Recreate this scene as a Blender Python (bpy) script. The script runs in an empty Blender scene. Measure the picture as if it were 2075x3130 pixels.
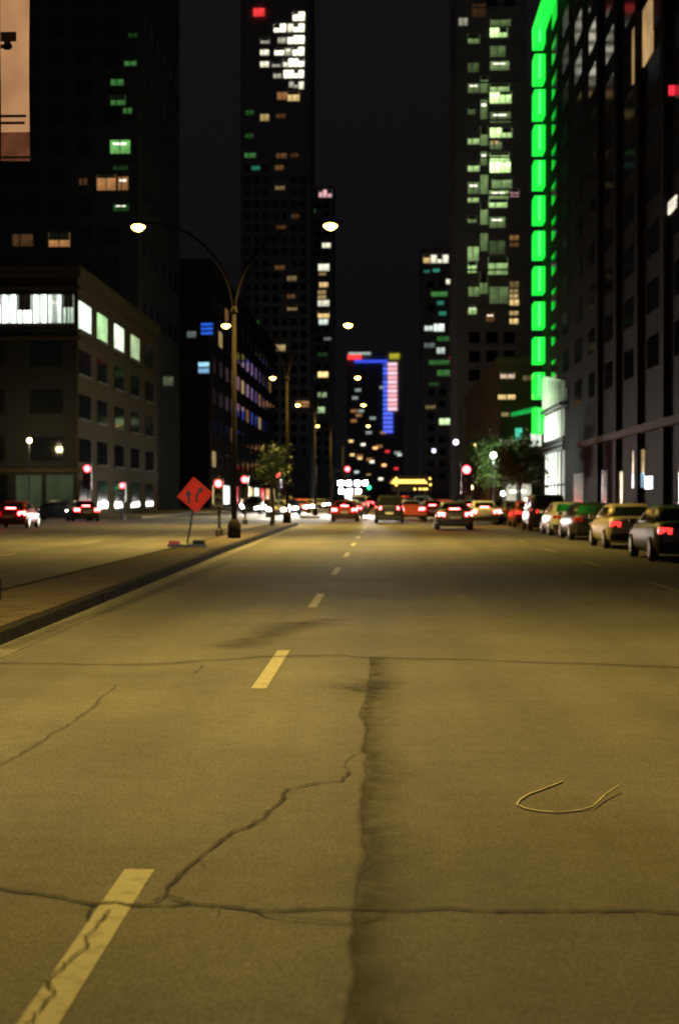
import bpy, math, random
from mathutils import Vector

# ------------------------------------------------------------------ camera, world, light
scene = bpy.context.scene
COL = scene.collection
F, UH, VH, HC = 4347.0, 1175.0, 1520.0, 1.65      # focal length, road vanishing point (photo pixels), eye height

cam_d = bpy.data.cameras.new('camera')
cam_d.sensor_fit = 'VERTICAL'; cam_d.sensor_height = 36.0; cam_d.sensor_width = 24.0
cam_d.lens = 50.0; cam_d.clip_start = 0.1; cam_d.clip_end = 6000.0
cam = bpy.data.objects.new('camera', cam_d); COL.objects.link(cam)
cam.location = (0, 0, HC)
cam.rotation_euler = (math.radians(90 - 0.593), 0, math.radians(1.812))
scene.camera = cam
cam_d.dof.use_dof = True; cam_d.dof.focus_distance = 11.0; cam_d.dof.aperture_fstop = 2.2     # fast 50 mm lens, focused on the near road

world = bpy.data.worlds.new('World'); scene.world = world; world.use_nodes = True
wn = world.node_tree.nodes; wl = world.node_tree.links
bg = wn['Background']
sky = wn.new('ShaderNodeTexSky'); sky.sky_type = 'NISHITA'; sky.sun_disc = False
sky.sun_elevation = math.radians(-4.0); sky.sun_rotation = math.radians(200)
glow = wn.new('ShaderNodeMixRGB'); glow.blend_type = 'ADD'; glow.inputs[0].default_value = 1.0
glow.inputs[2].default_value = (0.047, 0.048, 0.060, 1)      # night sky glow of the city, even all round
wl.new(sky.outputs[0], glow.inputs[1]); wl.new(glow.outputs[0], bg.inputs[0])
bg.inputs[1].default_value = 0.09

vs = scene.view_settings
vs.view_transform = 'Standard'; vs.look = 'None'; vs.exposure = 0.0; vs.gamma = 1.0; vs.use_curve_mapping = False
scene.cycles.use_denoising = True
scene.cycles.max_bounces = 5; scene.cycles.diffuse_bounces = 2; scene.cycles.glossy_bounces = 3
scene.cycles.transparent_max_bounces = 12
scene.cycles.sample_clamp_indirect = 1.0
scene.cycles.caustics_reflective = False; scene.cycles.caustics_refractive = False
LAMP_W = 15500.0
SODIUM = (1.0, 0.68, 0.145)

rnd = random.Random(7)
R = math.radians

# ------------------------------------------------------------------ pixel helpers
def at(u, v, D):
    """point on the ray of photo pixel (u, v) at distance D down the street"""
    return Vector(((u - UH) / F * D, D, HC - (v - VH) / F * D))
def gnd(u, v):
    """where the ray of a pixel meets the road"""
    D = F * HC / (v - VH)
    return ((u - UH) / F * D, D)

# ------------------------------------------------------------------ mesh helper
class MB:
    def __init__(s): s.v = []; s.f = []
    def box(s, x0, x1, y0, y1, z0, z1):
        n = len(s.v)
        s.v += [(x0,y0,z0),(x1,y0,z0),(x1,y1,z0),(x0,y1,z0),(x0,y0,z1),(x1,y0,z1),(x1,y1,z1),(x0,y1,z1)]
        s.f += [(n,n+3,n+2,n+1),(n+4,n+5,n+6,n+7),(n,n+1,n+5,n+4),(n+1,n+2,n+6,n+5),(n+2,n+3,n+7,n+6),(n+3,n,n+4,n+7)]
        return s
    def cbox(s, c, d): return s.box(c[0]-d[0]/2, c[0]+d[0]/2, c[1]-d[1]/2, c[1]+d[1]/2, c[2]-d[2]/2, c[2]+d[2]/2)
    def rings(s, rings, cap=True):
        n0 = len(s.v); k = len(rings[0])
        for r in rings: s.v += [tuple(p) for p in r]
        for i in range(len(rings)-1):
            for j in range(k):
                a = n0+i*k+j; b = n0+i*k+(j+1) % k
                s.f.append((a, b, b+k, a+k))
        if cap:
            s.f.append(tuple(n0+j for j in reversed(range(k))))
            s.f.append(tuple(n0+(len(rings)-1)*k+j for j in range(k)))
        return s
    def tube(s, pts, r, n=8, cap=True):
        pts = [Vector(p) for p in pts]
        rs = r if isinstance(r, (list, tuple)) else [r]*len(pts)
        rings = []; up = None
        for i, p in enumerate(pts):
            d = (pts[min(i+1, len(pts)-1)] - pts[max(i-1, 0)]).normalized()
            if up is None:
                up = Vector((0,0,1)) if abs(d.z) < 0.9 else Vector((0,1,0))
            a = d.cross(up).normalized(); b = a.cross(d).normalized(); up = b
            rings.append([p + (a*math.cos(2*math.pi*j/n) + b*math.sin(2*math.pi*j/n))*rs[i] for j in range(n)])
        return s.rings(rings, cap)
    def lathe(s, c, prof, n=12, axis='z'):
        rings = []
        for r, h in prof:
            ring = []
            for j in range(n):
                t = 2*math.pi*j/n
                if axis == 'z': ring.append((c[0]+r*math.cos(t), c[1]+r*math.sin(t), c[2]+h))
                elif axis == 'x': ring.append((c[0]+h, c[1]+r*math.cos(t), c[2]+r*math.sin(t)))
                else: ring.append((c[0]+r*math.cos(t), c[1]+h, c[2]-r*math.sin(t)))
            rings.append(ring)
        return s.rings(rings)
    def prism(s, poly, y0, y1):           # polygon in x-z, thickness along y
        return s.rings([[(x, y0, z) for x, z in poly], [(x, y1, z) for x, z in poly]])
    def poly(s, pts):
        n = len(s.v); s.v += [tuple(p) for p in pts]; s.f.append(tuple(range(n, n+len(pts)))); return s
    def mesh(s, name, mat, smooth=False):
        me = bpy.data.meshes.new(name); me.from_pydata(s.v, [], s.f); me.update()
        if mat: me.materials.append(mat)
        if smooth:
            for p in me.polygons: p.use_smooth = True
        return me
    def build(s, name, mat, parent=None, smooth=False):
        return link(name, s.mesh(name, mat, smooth), parent)

def link(name, data, parent=None, loc=None):
    o = bpy.data.objects.new(name, data); COL.objects.link(o)
    if parent: o.parent = parent
    if loc is not None: o.location = loc
    return o
def tag(o, label, cat, group=None):
    o['label'] = label; o['category'] = cat
    if group: o['group'] = group
    return o
def thing(name, label, cat, loc=(0,0,0), rz=0, group=None):
    o = link(name, None, None, loc); o.rotation_euler = (0, 0, rz); o.empty_display_size = 0.3
    return tag(o, label, cat, group)
def struct(o): o['kind'] = 'structure'; return o
def stuff(o): o['kind'] = 'stuff'; return o
def copy_tree(o, parent=None):
    c = o.copy(); COL.objects.link(c); c.parent = parent
    for ch in list(o.children): copy_tree(ch, c)
    return c

# ------------------------------------------------------------------ materials
def newmat(name):
    m = bpy.data.materials.new(name); m.use_nodes = True
    return m, m.node_tree.nodes, m.node_tree.links, m.node_tree.nodes['Principled BSDF']
def mat_plain(name, col, rough=0.6, metal=0.0, var=0.18, scale=3.0, bump=0.0, spec=0.5):
    m, n, l, b = newmat(name)
    tc = n.new('ShaderNodeTexCoord'); no = n.new('ShaderNodeTexNoise'); no.inputs['Scale'].default_value = scale
    no.inputs['Detail'].default_value = 5
    l.new(tc.outputs['Object'], no.inputs['Vector'])
    cr = n.new('ShaderNodeValToRGB')
    cr.color_ramp.elements[0].position = 0.3; cr.color_ramp.elements[1].position = 0.7
    cr.color_ramp.elements[0].color = tuple(c*(1-var) for c in col)+(1,)
    cr.color_ramp.elements[1].color = tuple(min(1, c*(1+var)) for c in col)+(1,)
    l.new(no.outputs[0], cr.inputs[0]); l.new(cr.outputs[0], b.inputs['Base Color'])
    b.inputs['Roughness'].default_value = rough; b.inputs['Metallic'].default_value = metal
    b.inputs['Specular IOR Level'].default_value = spec
    if bump:
        bp = n.new('ShaderNodeBump'); bp.inputs['Strength'].default_value = bump; bp.inputs['Distance'].default_value = 0.02
        l.new(no.outputs[0], bp.inputs['Height']); l.new(bp.outputs[0], b.inputs['Normal'])
    return m
def mat_emit(name, col, s, var=0.0, scale=1.2, sample=False):
    """a thing that gives off light: lamp lens, lit window, lit sign"""
    m, n, l, b = newmat(name)
    b.inputs['Base Color'].default_value = (0.03, 0.03, 0.03, 1); b.inputs['Roughness'].default_value = 0.25
    b.inputs['Emission Color'].default_value = tuple(col)+(1,)
    b.inputs['Emission Strength'].default_value = s
    if var:
        tc = n.new('ShaderNodeTexCoord'); no = n.new('ShaderNodeTexNoise'); no.inputs['Scale'].default_value = scale
        l.new(tc.outputs['Object'], no.inputs['Vector'])
        mr = n.new('ShaderNodeMapRange'); mr.inputs[1].default_value = 0.3; mr.inputs[2].default_value = 0.7
        mr.inputs[3].default_value = s*(1-var); mr.inputs[4].default_value = s*(1+var)
        l.new(no.outputs[0], mr.inputs[0]); l.new(mr.outputs[0], b.inputs['Emission Strength'])
    if not sample: m.cycles.emission_sampling = 'NONE'
    return m

def mat_asphalt():
    m, n, l, b = newmat('asphalt')
    tc = n.new('ShaderNodeTexCoord'); P = tc.outputs['Object']
    def noise(sc, det=4, rough=0.6):
        x = n.new('ShaderNodeTexNoise'); x.inputs['Scale'].default_value = sc; x.inputs['Detail'].default_value = det
        x.inputs['Roughness'].default_value = rough; l.new(P, x.inputs['Vector']); return x.outputs[0]
    def rng(src, a, b_, lo, hi):
        x = n.new('ShaderNodeMapRange'); x.inputs[1].default_value = a; x.inputs[2].default_value = b_
        x.inputs[3].default_value = lo; x.inputs[4].default_value = hi; l.new(src, x.inputs[0]); return x.outputs[0]
    def mul(a, b_):
        x = n.new('ShaderNodeMath'); x.operation = 'MULTIPLY'; l.new(a, x.inputs[0]); l.new(b_, x.inputs[1]); return x.outputs[0]
    grain = mul(rng(noise(85, 2, 0.8), 0.3, 0.7, 0.40, 1.60), rng(noise(34, 3, 0.75), 0.3, 0.7, 0.70, 1.30))
    mid = rng(noise(7, 5), 0.3, 0.7, 0.88, 1.12)
    big = rng(noise(0.35, 5, 0.65), 0.3, 0.7, 0.76, 1.22)
    # traffic-polished streaks that run along the lanes
    mp = n.new('ShaderNodeMapping'); mp.inputs['Scale'].default_value = (0.9, 0.03, 1); l.new(P, mp.inputs['Vector'])
    st = n.new('ShaderNodeTexNoise'); st.inputs['Scale'].default_value = 1.0; st.inputs['Detail'].default_value = 3
    l.new(mp.outputs[0], st.inputs['Vector'])
    streak = rng(st.outputs[0], 0.3, 0.7, 0.76, 1.20)
    v = mul(mul(grain, mid), mul(big, streak))
    vm = n.new('ShaderNodeVectorMath'); vm.operation = 'SCALE'; vm.inputs[0].default_value = (0.088, 0.084, 0.078)
    l.new(v, vm.inputs['Scale']); l.new(vm.outputs[0], b.inputs['Base Color'])
    b.inputs['Roughness'].default_value = 0.82; b.inputs['Specular IOR Level'].default_value = 0.22
    bp = n.new('ShaderNodeBump'); bp.inputs['Strength'].default_value = 0.45; bp.inputs['Distance'].default_value = 0.004
    l.new(noise(120, 2, 0.8), bp.inputs['Height']); l.new(bp.outputs[0], b.inputs['Normal'])
    return m
def mat_paint(name, col, wear=0.45):
    """worn road paint: grain of the asphalt shows through where it has chipped"""
    m, n, l, b = newmat(name)
    tc = n.new('ShaderNodeTexCoord')
    no = n.new('ShaderNodeTexNoise'); no.inputs['Scale'].default_value = 9; no.inputs['Detail'].default_value = 8
    no.inputs['Roughness'].default_value = 0.7
    l.new(tc.outputs['Object'], no.inputs['Vector'])
    cr = n.new('ShaderNodeValToRGB')
    cr.color_ramp.elements[0].position = wear-0.12; cr.color_ramp.elements[1].position = wear+0.06
    cr.color_ramp.elements[0].color = (0.14, 0.13, 0.11, 1); cr.color_ramp.elements[1].color = tuple(col)+(1,)
    l.new(no.outputs[0], cr.inputs[0]); l.new(cr.outputs[0], b.inputs['Base Color'])
    b.inputs['Roughness'].default_value = 0.75
    return m
def mat_stain(name, col, alpha, mode):
    """soft-edged mark on the road (crack, tar joint, oil): opacity from the UV across the mark, broken by noise"""
    m, n, l, b = newmat(name)
    b.inputs['Base Color'].default_value = tuple(col)+(1,); b.inputs['Roughness'].default_value = 0.9
    uv = n.new('ShaderNodeUVMap'); sp = n.new('ShaderNodeSeparateXYZ'); l.new(uv.outputs[0], sp.inputs[0])
    tc = n.new('ShaderNodeTexCoord'); no = n.new('ShaderNodeTexNoise'); no.inputs['Scale'].default_value = 6 if mode == 'seam' else 14
    no.inputs['Detail'].default_value = 6; no.inputs['Roughness'].default_value = 0.7
    l.new(tc.outputs['Object'], no.inputs['Vector'])
    cr = n.new('ShaderNodeValToRGB'); e = cr.color_ramp.elements
    if mode == 'crack':
        e[0].position = 0.0; e[0].color = (0,0,0,1); e[1].position = 1.0; e[1].color = (0,0,0,1)
        for p, c in ((0.28, 0.25), (0.42, 1.0), (0.58, 1.0), (0.72, 0.25)):
            x = e.new(p); x.color = (c, c, c, 1)
    elif mode == 'seam':       # hard on the left, fading to the right
        e[0].position = 0.0; e[0].color = (0,0,0,1); e[1].position = 1.0; e[1].color = (0,0,0,1)
        for p, c in ((0.10, 0.75), (0.16, 1.0), (0.32, 0.62), (0.6, 0.28)):
            x = e.new(p); x.color = (c, c, c, 1)
    else:                      # wide soft patch
        e[0].position = 0.0; e[0].color = (0,0,0,1); e[1].position = 1.0; e[1].color = (0,0,0,1)
        x = e.new(0.5); x.color = (1,1,1,1)
    l.new(sp.outputs[1], cr.inputs[0])
    mr = n.new('ShaderNodeMapRange'); mr.inputs[1].default_value = 0.3; mr.inputs[2].default_value = 0.7
    mr.inputs[3].default_value = (0.05 if mode == 'seam' else 0.35)*alpha; mr.inputs[4].default_value = (1.5 if mode == 'seam' else 1.25)*alpha
    l.new(no.outputs[0], mr.inputs[0])
    mu = n.new('ShaderNodeMath'); mu.operation = 'MULTIPLY'; mu.use_clamp = True
    l.new(cr.outputs[0], mu.inputs[0]); l.new(mr.outputs[0], mu.inputs[1])
    l.new(mu.outputs[0], b.inputs['Alpha'])
    return m

M = {}
M['asphalt'] = mat_asphalt()
M['paint'] = mat_paint('lane_paint', (0.28, 0.265, 0.205), 0.43)
M['paint_faint'] = mat_paint('lane_paint_faint', (0.17, 0.165, 0.13), 0.50)
M['crack'] = mat_stain('crack_tar', (0.008, 0.008, 0.008), 1.1, 'crack')
M['crack_faint'] = mat_stain('crack_faint', (0.02, 0.02, 0.02), 0.5, 'crack')
M['seam'] = mat_stain('seam_tar', (0.016, 0.015, 0.013), 0.62, 'seam')
M['patch'] = mat_stain('oil_patch', (0.02, 0.02, 0.018), 0.45, 'patch')
M['ground'] = mat_plain('ground_dirt', (0.06, 0.055, 0.05), 0.9, scale=0.4)
M['concrete'] = mat_plain('concrete', (0.19, 0.18, 0.165), 0.85, scale=2.2, bump=0.3, spec=0.06)
M['median'] = mat_plain('median_pavers', (0.075, 0.060, 0.05), 0.85, var=0.3, scale=3.5, bump=0.4, spec=0.06)
M['kerb'] = mat_plain('kerb_granite', (0.018, 0.017, 0.016), 0.9, scale=3, bump=0.3, spec=0.05)
M['gutter'] = mat_plain('gutter_concrete', (0.10, 0.094, 0.085), 0.8, var=0.25, scale=4, bump=0.3)
M['pole'] = mat_plain('pole_paint', (0.012, 0.009, 0.008), 0.8, spec=0.06)
M['dark_metal'] = mat_plain('dark_metal', (0.03, 0.03, 0.032), 0.5, 0.4)
M['grey_metal'] = mat_plain('grey_metal', (0.22, 0.22, 0.22), 0.45, 0.6)
M['rubber'] = mat_plain('rubber', (0.02, 0.02, 0.02), 0.85)
M['glass'] = mat_plain('dark_glass', (0.012, 0.014, 0.016), 0.08, var=0.05)
M['wall_dark'] = mat_plain('dark_front', (0.035, 0.033, 0.031), 0.8, scale=0.5, bump=0.2, spec=0.06)
M['wall_brown'] = mat_plain('brown_masonry', (0.020, 0.015, 0.012), 0.8, scale=0.5, bump=0.2, spec=0.06)
M['wall_sand'] = mat_plain('sand_masonry', (0.075, 0.055, 0.026), 0.8, scale=0.6, bump=0.2, spec=0.06)
M['wall_tower'] = mat_plain('tower_concrete', (0.27, 0.27, 0.28), 0.85, scale=0.4, bump=0.2, spec=0.06)
M['wall_grey'] = mat_plain('grey_concrete_wall', (0.05, 0.05, 0.05), 0.8, scale=0.5, bump=0.2, spec=0.06)
M['sign_orange'] = mat_plain('sign_orange_sheeting', (0.95, 0.05, 0.03), 0.6, var=0.04, spec=0.08)
M['sign_black'] = mat_plain('sign_black', (0.02, 0.02, 0.02), 0.6)
M['drum_orange'] = mat_plain('drum_orange', (0.9, 0.14, 0.03), 0.5, var=0.08)
M['reflect_white'] = mat_plain('reflective_white', (0.8, 0.8, 0.78), 0.4, var=0.05)
M['banner'] = mat_emit('banner_glow', (1.0, 0.50, 0.22), 0.42, 0.25, 1.4)  # cloth glows in place of lamplight falling on it
M['banner_print'] = mat_plain('banner_print', (0.10, 0.07, 0.05), 0.85, var=0.3, scale=8)
M['banner_hem'] = mat_emit('banner_hem_glow', (1.0, 0.32, 0.15), 0.10, 0.4, 3)  # hem glows more dimly, also in place of lamplight
M['strap'] = mat_plain('plastic_strap', (0.42, 0.38, 0.26), 0.5, var=0.25, scale=9)
M['bark'] = mat_plain('bark', (0.10, 0.075, 0.05), 0.9, scale=8, bump=0.5)
M['lamp'] = mat_emit('sodium_lens', (1.0, 0.56, 0.10), 22, sample=True)
M['car_white'] = mat_plain('car_white', (0.55, 0.55, 0.52), 0.45, 0.1, var=0.04)
M['car_black'] = mat_plain('car_black', (0.015, 0.015, 0.017), 0.45, 0.2, var=0.05)
M['car_grey'] = mat_plain('car_grey', (0.12, 0.12, 0.125), 0.45, 0.4, var=0.05)
M['car_beige'] = mat_plain('car_beige', (0.36, 0.31, 0.20), 0.45, 0.2, var=0.05)
M['car_red'] = mat_plain('car_red', (0.30, 0.02, 0.02), 0.45, 0.2, var=0.05)
M['car_blue'] = mat_plain('car_blue', (0.03, 0.05, 0.12), 0.45, 0.2, var=0.05)
M['head_on'] = mat_emit('headlight_on', (1.0, 0.97, 0.86), 320, sample=True)
M['head_off'] = mat_plain('headlight_off', (0.45, 0.45, 0.45), 0.15, 0.3, var=0.05)
M['tail_on'] = mat_emit('taillight_on', (1.0, 0.035, 0.035), 85, sample=True)
M['tail_dim'] = mat_emit('taillight_dim', (1.0, 0.035, 0.03), 2.2)
M['tail_off'] = mat_plain('taillight_off', (0.35, 0.015, 0.012), 0.2, var=0.1)
M['ceiling'] = mat_emit('ceiling_light', (1.0, 0.97, 0.8), 2.2)
M['blind'] = mat_plain('blind_fabric', (0.20, 0.19, 0.16), 0.9)
M['plate'] = mat_plain('plate_white', (0.6, 0.6, 0.58), 0.4, var=0.05)

# ------------------------------------------------------------------ the ground
ground = struct(MB().poly([(-2500,-200,-0.3),(2500,-200,-0.3),(2500,4500,-0.3),(-2500,4500,-0.3)]).build('ground', M['ground']))
road = struct(MB().poly([(-34,-60,0),(9.3,-60,0),(9.3,1500,0),(-34,1500,0)]).build('road', M['asphalt']))

def stripe(name, x0, x1, y0, y1, z, mat, parent):
    return MB().poly([(x0,y0,z),(x1,y0,z),(x1,y1,z),(x0,y1,z)]).build(name, mat, parent)
# lane dashes: 3 m long every 9 m
for k in range(14):
    y1 = 6.25 + 9.01*k
    stripe('lane_dash', -1.148, -1.016, y1-3.05, y1, 0.004, M['paint'], road)
for y in (29.5, 39.8, 52.3, 66.0, 80.5, 95):
    stripe('lane_dash', -10.85, -10.72, y-1.6, y+1.6, 0.004, M['paint'], road)
for y in (8, 17, 26.4, 35.4, 44.5, 53.5, 62.5, 71.5):
    stripe('lane_dash', 5.08, 5.2, y-1.6, y+1.6, 0.004, M['paint_faint'], road)

def mark(name, pix, w, mat, parent, z=0.008, jit=0.0, side=None, sub=4):
    """soft strip along a pixel polyline laid on the road; w = width in metres, side = shift of the strip to one side"""
    pts = [Vector(gnd(u, v)) for u, v in pix]
    dense = []
    for a, b in zip(pts[:-1], pts[1:]):
        for i in range(sub): dense.append(a.lerp(b, i/sub))
    dense.append(pts[-1])
    for i in range(1, len(dense)-1):
        dense[i] = dense[i] + Vector((rnd.uniform(-jit, jit), rnd.uniform(-jit, jit)))
    vs_, fs, uvs = [], [], []
    for i, p in enumerate(dense):
        d = (dense[min(i+1, len(dense)-1)] - dense[max(i-1, 0)]).normalized()
        nrm = Vector((-d.y, d.x)); ww = w*(1+.28*math.sin(i*.9+len(pix))+.22*math.sin(i*2.3)) if side is None else w*(1+.22*math.sin(i*.21)+.15*math.sin(i*.53))
        if side is None: a, b = p+nrm*ww/2, p-nrm*ww/2
        else: a, b = p+Vector((-0.03, 0)), p+Vector((ww*side, 0))
        vs_ += [(a.x, a.y, z), (b.x, b.y, z)]
        if i: fs.append((2*i-2, 2*i-1, 2*i+1, 2*i))
    me = bpy.data.meshes.new(name); me.from_pydata(vs_, [], fs); me.materials.append(mat)
    uvl = me.uv_layers.new(name='UVMap')
    for lp in me.loops: uvl.data[lp.index].uv = (0.5, lp.vertex_index % 2)
    return link(name, me, parent)

mark('crack', [(-60,2728),(0,2734),(128,2750),(281,2778),(357,2773),(395,2781),(510,2781),(574,2775),(670,2780),(778,2794),(861,2794),(1000,2786),
               (1103,2787),(1240,2788),(1377,2781),(1480,2790),(1686,2785),(1823,2785),(1960,2782),(2075,2790),(2200,2786)], 0.055, M['crack'], road, jit=0.006)
mark('crack', [(504,2753),(510,2727),(574,2657),(676,2581),(708,2549),(753,2539),(810,2505),(817,2490),(861,2456),(874,2421),(925,2408),(1000,2395),
               (1045,2392),(1060,2375),(1070,2365)], 0.042, M['crack'], road, z=0.010, jit=0.008)
mark('crack', [(1070,2365),(1052,2350),(1060,2330),(1085,2310),(1115,2303)], 0.04, M['crack_faint'], road, z=0.010, jit=0.006)
mark('crack', [(575,2775),(545,2764),(504,2753),(468,2769)], 0.035, M['crack'], road, z=0.012, jit=0.004)
mark('crack', [(778,2794),(830,2815),(1000,2828),(1080,2835),(1150,2818),(1178,2800)], 0.028, M['crack'], road, z=0.012, jit=0.005)
mark('crack', [(281,2778),(268,2806),(262,2830)], 0.03, M['crack'], road, z=0.012, jit=0.004)
mark('crack', [(330,2800),(312,2823),(255,2884),(261,2912),(204,2963),(159,3001),(134,3027),(166,3059),(127,3097),(96,3130),(70,3170)], 0.022, M['crack'], road, z=0.014, jit=0.008)
mark('crack', [(1096,2684),(1122,2660),(1150,2645)], 0.03, M['crack_faint'], road, z=0.012, jit=0.004)
mark('crack', [(-50,2375),(0,2345),(60,2310),(190,2230),(270,2175),(350,2100)], 0.06, M['crack_faint'], road, jit=0.02)
mark('crack', [(-80,2030),(250,2036),(500,2034),(800,2012),(1000,2005),(1140,2012),(1500,2020),(2150,2040)], 0.30, M['crack_faint'], road, jit=0.05)
mark('crack', [(620,2040),(590,2065)], 0.05, M['crack_faint'], road, z=0.012)
seam_px = [(1152,1690),(1148,1760),(1140,1880),(1135,2010),(1130,2080),(1120,2135),(1101,2190),(1125,2232),(1106,2296),(1127,2313),(1114,2342),
           (1123,2376),(1106,2412),(1110,2444),(1103,2497),(1110,2540),(1116,2629),(1096,2684),(1089,2780),(1079,2917),(1096,2985),(1069,3068),(1060,3130),(1050,3200)]
mark('seam', seam_px[3:], 0.30, M['seam'], road, z=0.006, jit=0.008, side=1.0, sub=5)
mark('crack', seam_px[3:], 0.03, M['crack_faint'], road, z=0.011, jit=0.01)
for pix, w in (([(1090,2110),(1190,2085)], 0.7), ([(1080,2105),(1115,2118),(1170,2100)], 0.25), ([(930,1912),(1000,1895)], 0.9),
               ([(700,1985),(860,1925),(960,1905)], 0.8), ([(0,1990),(420,1830),(700,1720)], 0.5)):
    mark('oil_stain', pix, w, M['patch'], road, z=0.016, jit=0.03)

# short spurs off the main cracks
for u, v in ((128,2750),(420,2780),(640,2779),(905,2792),(1300,2785),(1580,2787),(1760,2785),(1900,2783),(600,2640),(735,2540),(840,2470),(1108,2440),(1112,2600),(1085,2860)):
    a = rnd.choice((-1, 1)); l1 = rnd.uniform(12, 34)
    mark('crack', [(u, v), (u+rnd.uniform(8, 30), v+a*l1*.4), (u+rnd.uniform(20, 60), v+a*l1)], 0.018, M['crack_faint'], road, z=0.013, jit=0.006)

# median island with kerb and gutter
MR = [(-60,-4.05),(8,-4.15),(15.7,-4.26),(26,-4.45),(42,-4.75),(72,-5.02),(120,-5.15),(600,-5.2)]
ML = [(-60,-6.1),(8,-6.15),(23,-6.27),(42,-6.35),(72,-6.55),(120,-6.7),(600,-6.8)]
def interp(tab, y):
    for (a, b), (c, d) in zip(tab[:-1], tab[1:]):
        if y <= c: return b+(d-b)*(y-a)/(c-a)
    return tab[-1][1]
ys = [-60,-20,0,8,15,22,30,42,56,72,84]
median = MB()
def strip_solid(ys, fx0, fx1, z0, z1):
    mb = MB()
    mb.rings([[(fx0(y), y, z0), (fx1(y), y, z0), (fx1(y), y, z1), (fx0(y), y, z1)] for y in ys]); return mb
mdn = struct(strip_solid(ys, lambda y: interp(ML, y)+0.18, lambda y: interp(MR, y)-0.18, 0.004, 0.155).build('median', M['median']))
for side in (0, 1):
    f0 = (lambda y: interp(ML, y)) if side == 0 else (lambda y: interp(MR, y)-0.178)
    f1 = (lambda y: interp(ML, y)+0.178) if side == 0 else (lambda y: interp(MR, y))
    if side == 0: strip_solid(ys, f0, f1, 0.003, 0.15).build('kerb', M['kerb'], mdn)
    else:
        strip_solid([-60,-20,0,6], f0, f1, 0.003, 0.15).build('kerb', M['kerb'], mdn)
        y = 6.02
        while y < 83:
            dz = rnd.uniform(-.006, .006); dx = rnd.uniform(-.006, .006)
            strip_solid([y, y+1.78], lambda q: f0(q)+dx, lambda q: f1(q)+dx, 0.003, 0.15+dz).build('kerb_stone', M['kerb'], mdn); y += 1.8
    g0 = (lambda y: interp(ML, y)-0.32) if side == 0 else (lambda y: interp(MR, y)+0.002)
    g1 = (lambda y: interp(ML, y)-0.002) if side == 0 else (lambda y: interp(MR, y)+0.32)
    strip_solid(ys, g0, g1, -0.05, 0.005).build('gutter', M['gutter'], mdn)
ys2 = [112,140,180,240,320,600]
mdn2 = struct(strip_solid(ys2, lambda y: interp(ML, y), lambda y: interp(MR, y), 0.004, 0.15).build('median', M['median']))
# pavements
swr = struct(MB().box(9.55, 90, -60, 300, -0.25, 0.14).build('pavement_right', M['concrete']))
MB().box(9.3, 9.548, -60, 300, -0.25, 0.145).build('kerb', M['concrete'], swr)
swl = struct(MB().box(-90, -19.25, 111, 420, -0.25, 0.14).build('pavement_left', M['concrete']))
MB().box(-19.248, -19.0, 111, 420, -0.25, 0.145).build('kerb', M['concrete'], swl)

# ------------------------------------------------------------------ buildings
_unit = {}
def unit(mat, name='window'):
    k = (mat.name, name)
    if k not in _unit: _unit[k] = MB().cbox((0,0,0), (1,1,1)).mesh(name, mat)
    return _unit[k]
def block(name, mat, parent, x0, x1, y0, y1, z0, z1):
    o = link(name, unit(mat, name), parent, ((x0+x1)/2, (y0+y1)/2, (z0+z1)/2))
    o.scale = (abs(x1-x0), abs(y1-y0), abs(z1-z0)); return o
_em = {}
def E(col, s, var=0.35):
    k = (tuple(col), round(s, 3), var)
    if k not in _em: _em[k] = mat_emit('lit_%d' % len(_em), col, s, var, 1.6)
    return _em[k]
WHITE = (1.0, 0.96, 0.74); COOL = (0.86, 1.0, 0.88); PALE = (0.72, 1.0, 0.50); GREEN = (0.16, 0.60, 0.14)
ORANGE = (1.0, 0.46, 0.16); AMBER = (1.0, 0.70, 0.28); PINK = (1.0, 0.56, 0.56); RED = (1.0, 0.05, 0.05)
TEAL = (0.10, 0.75, 0.50); BLUE = (0.05, 0.16, 1.0); SKYB = (0.42, 0.74, 1.0)

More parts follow.
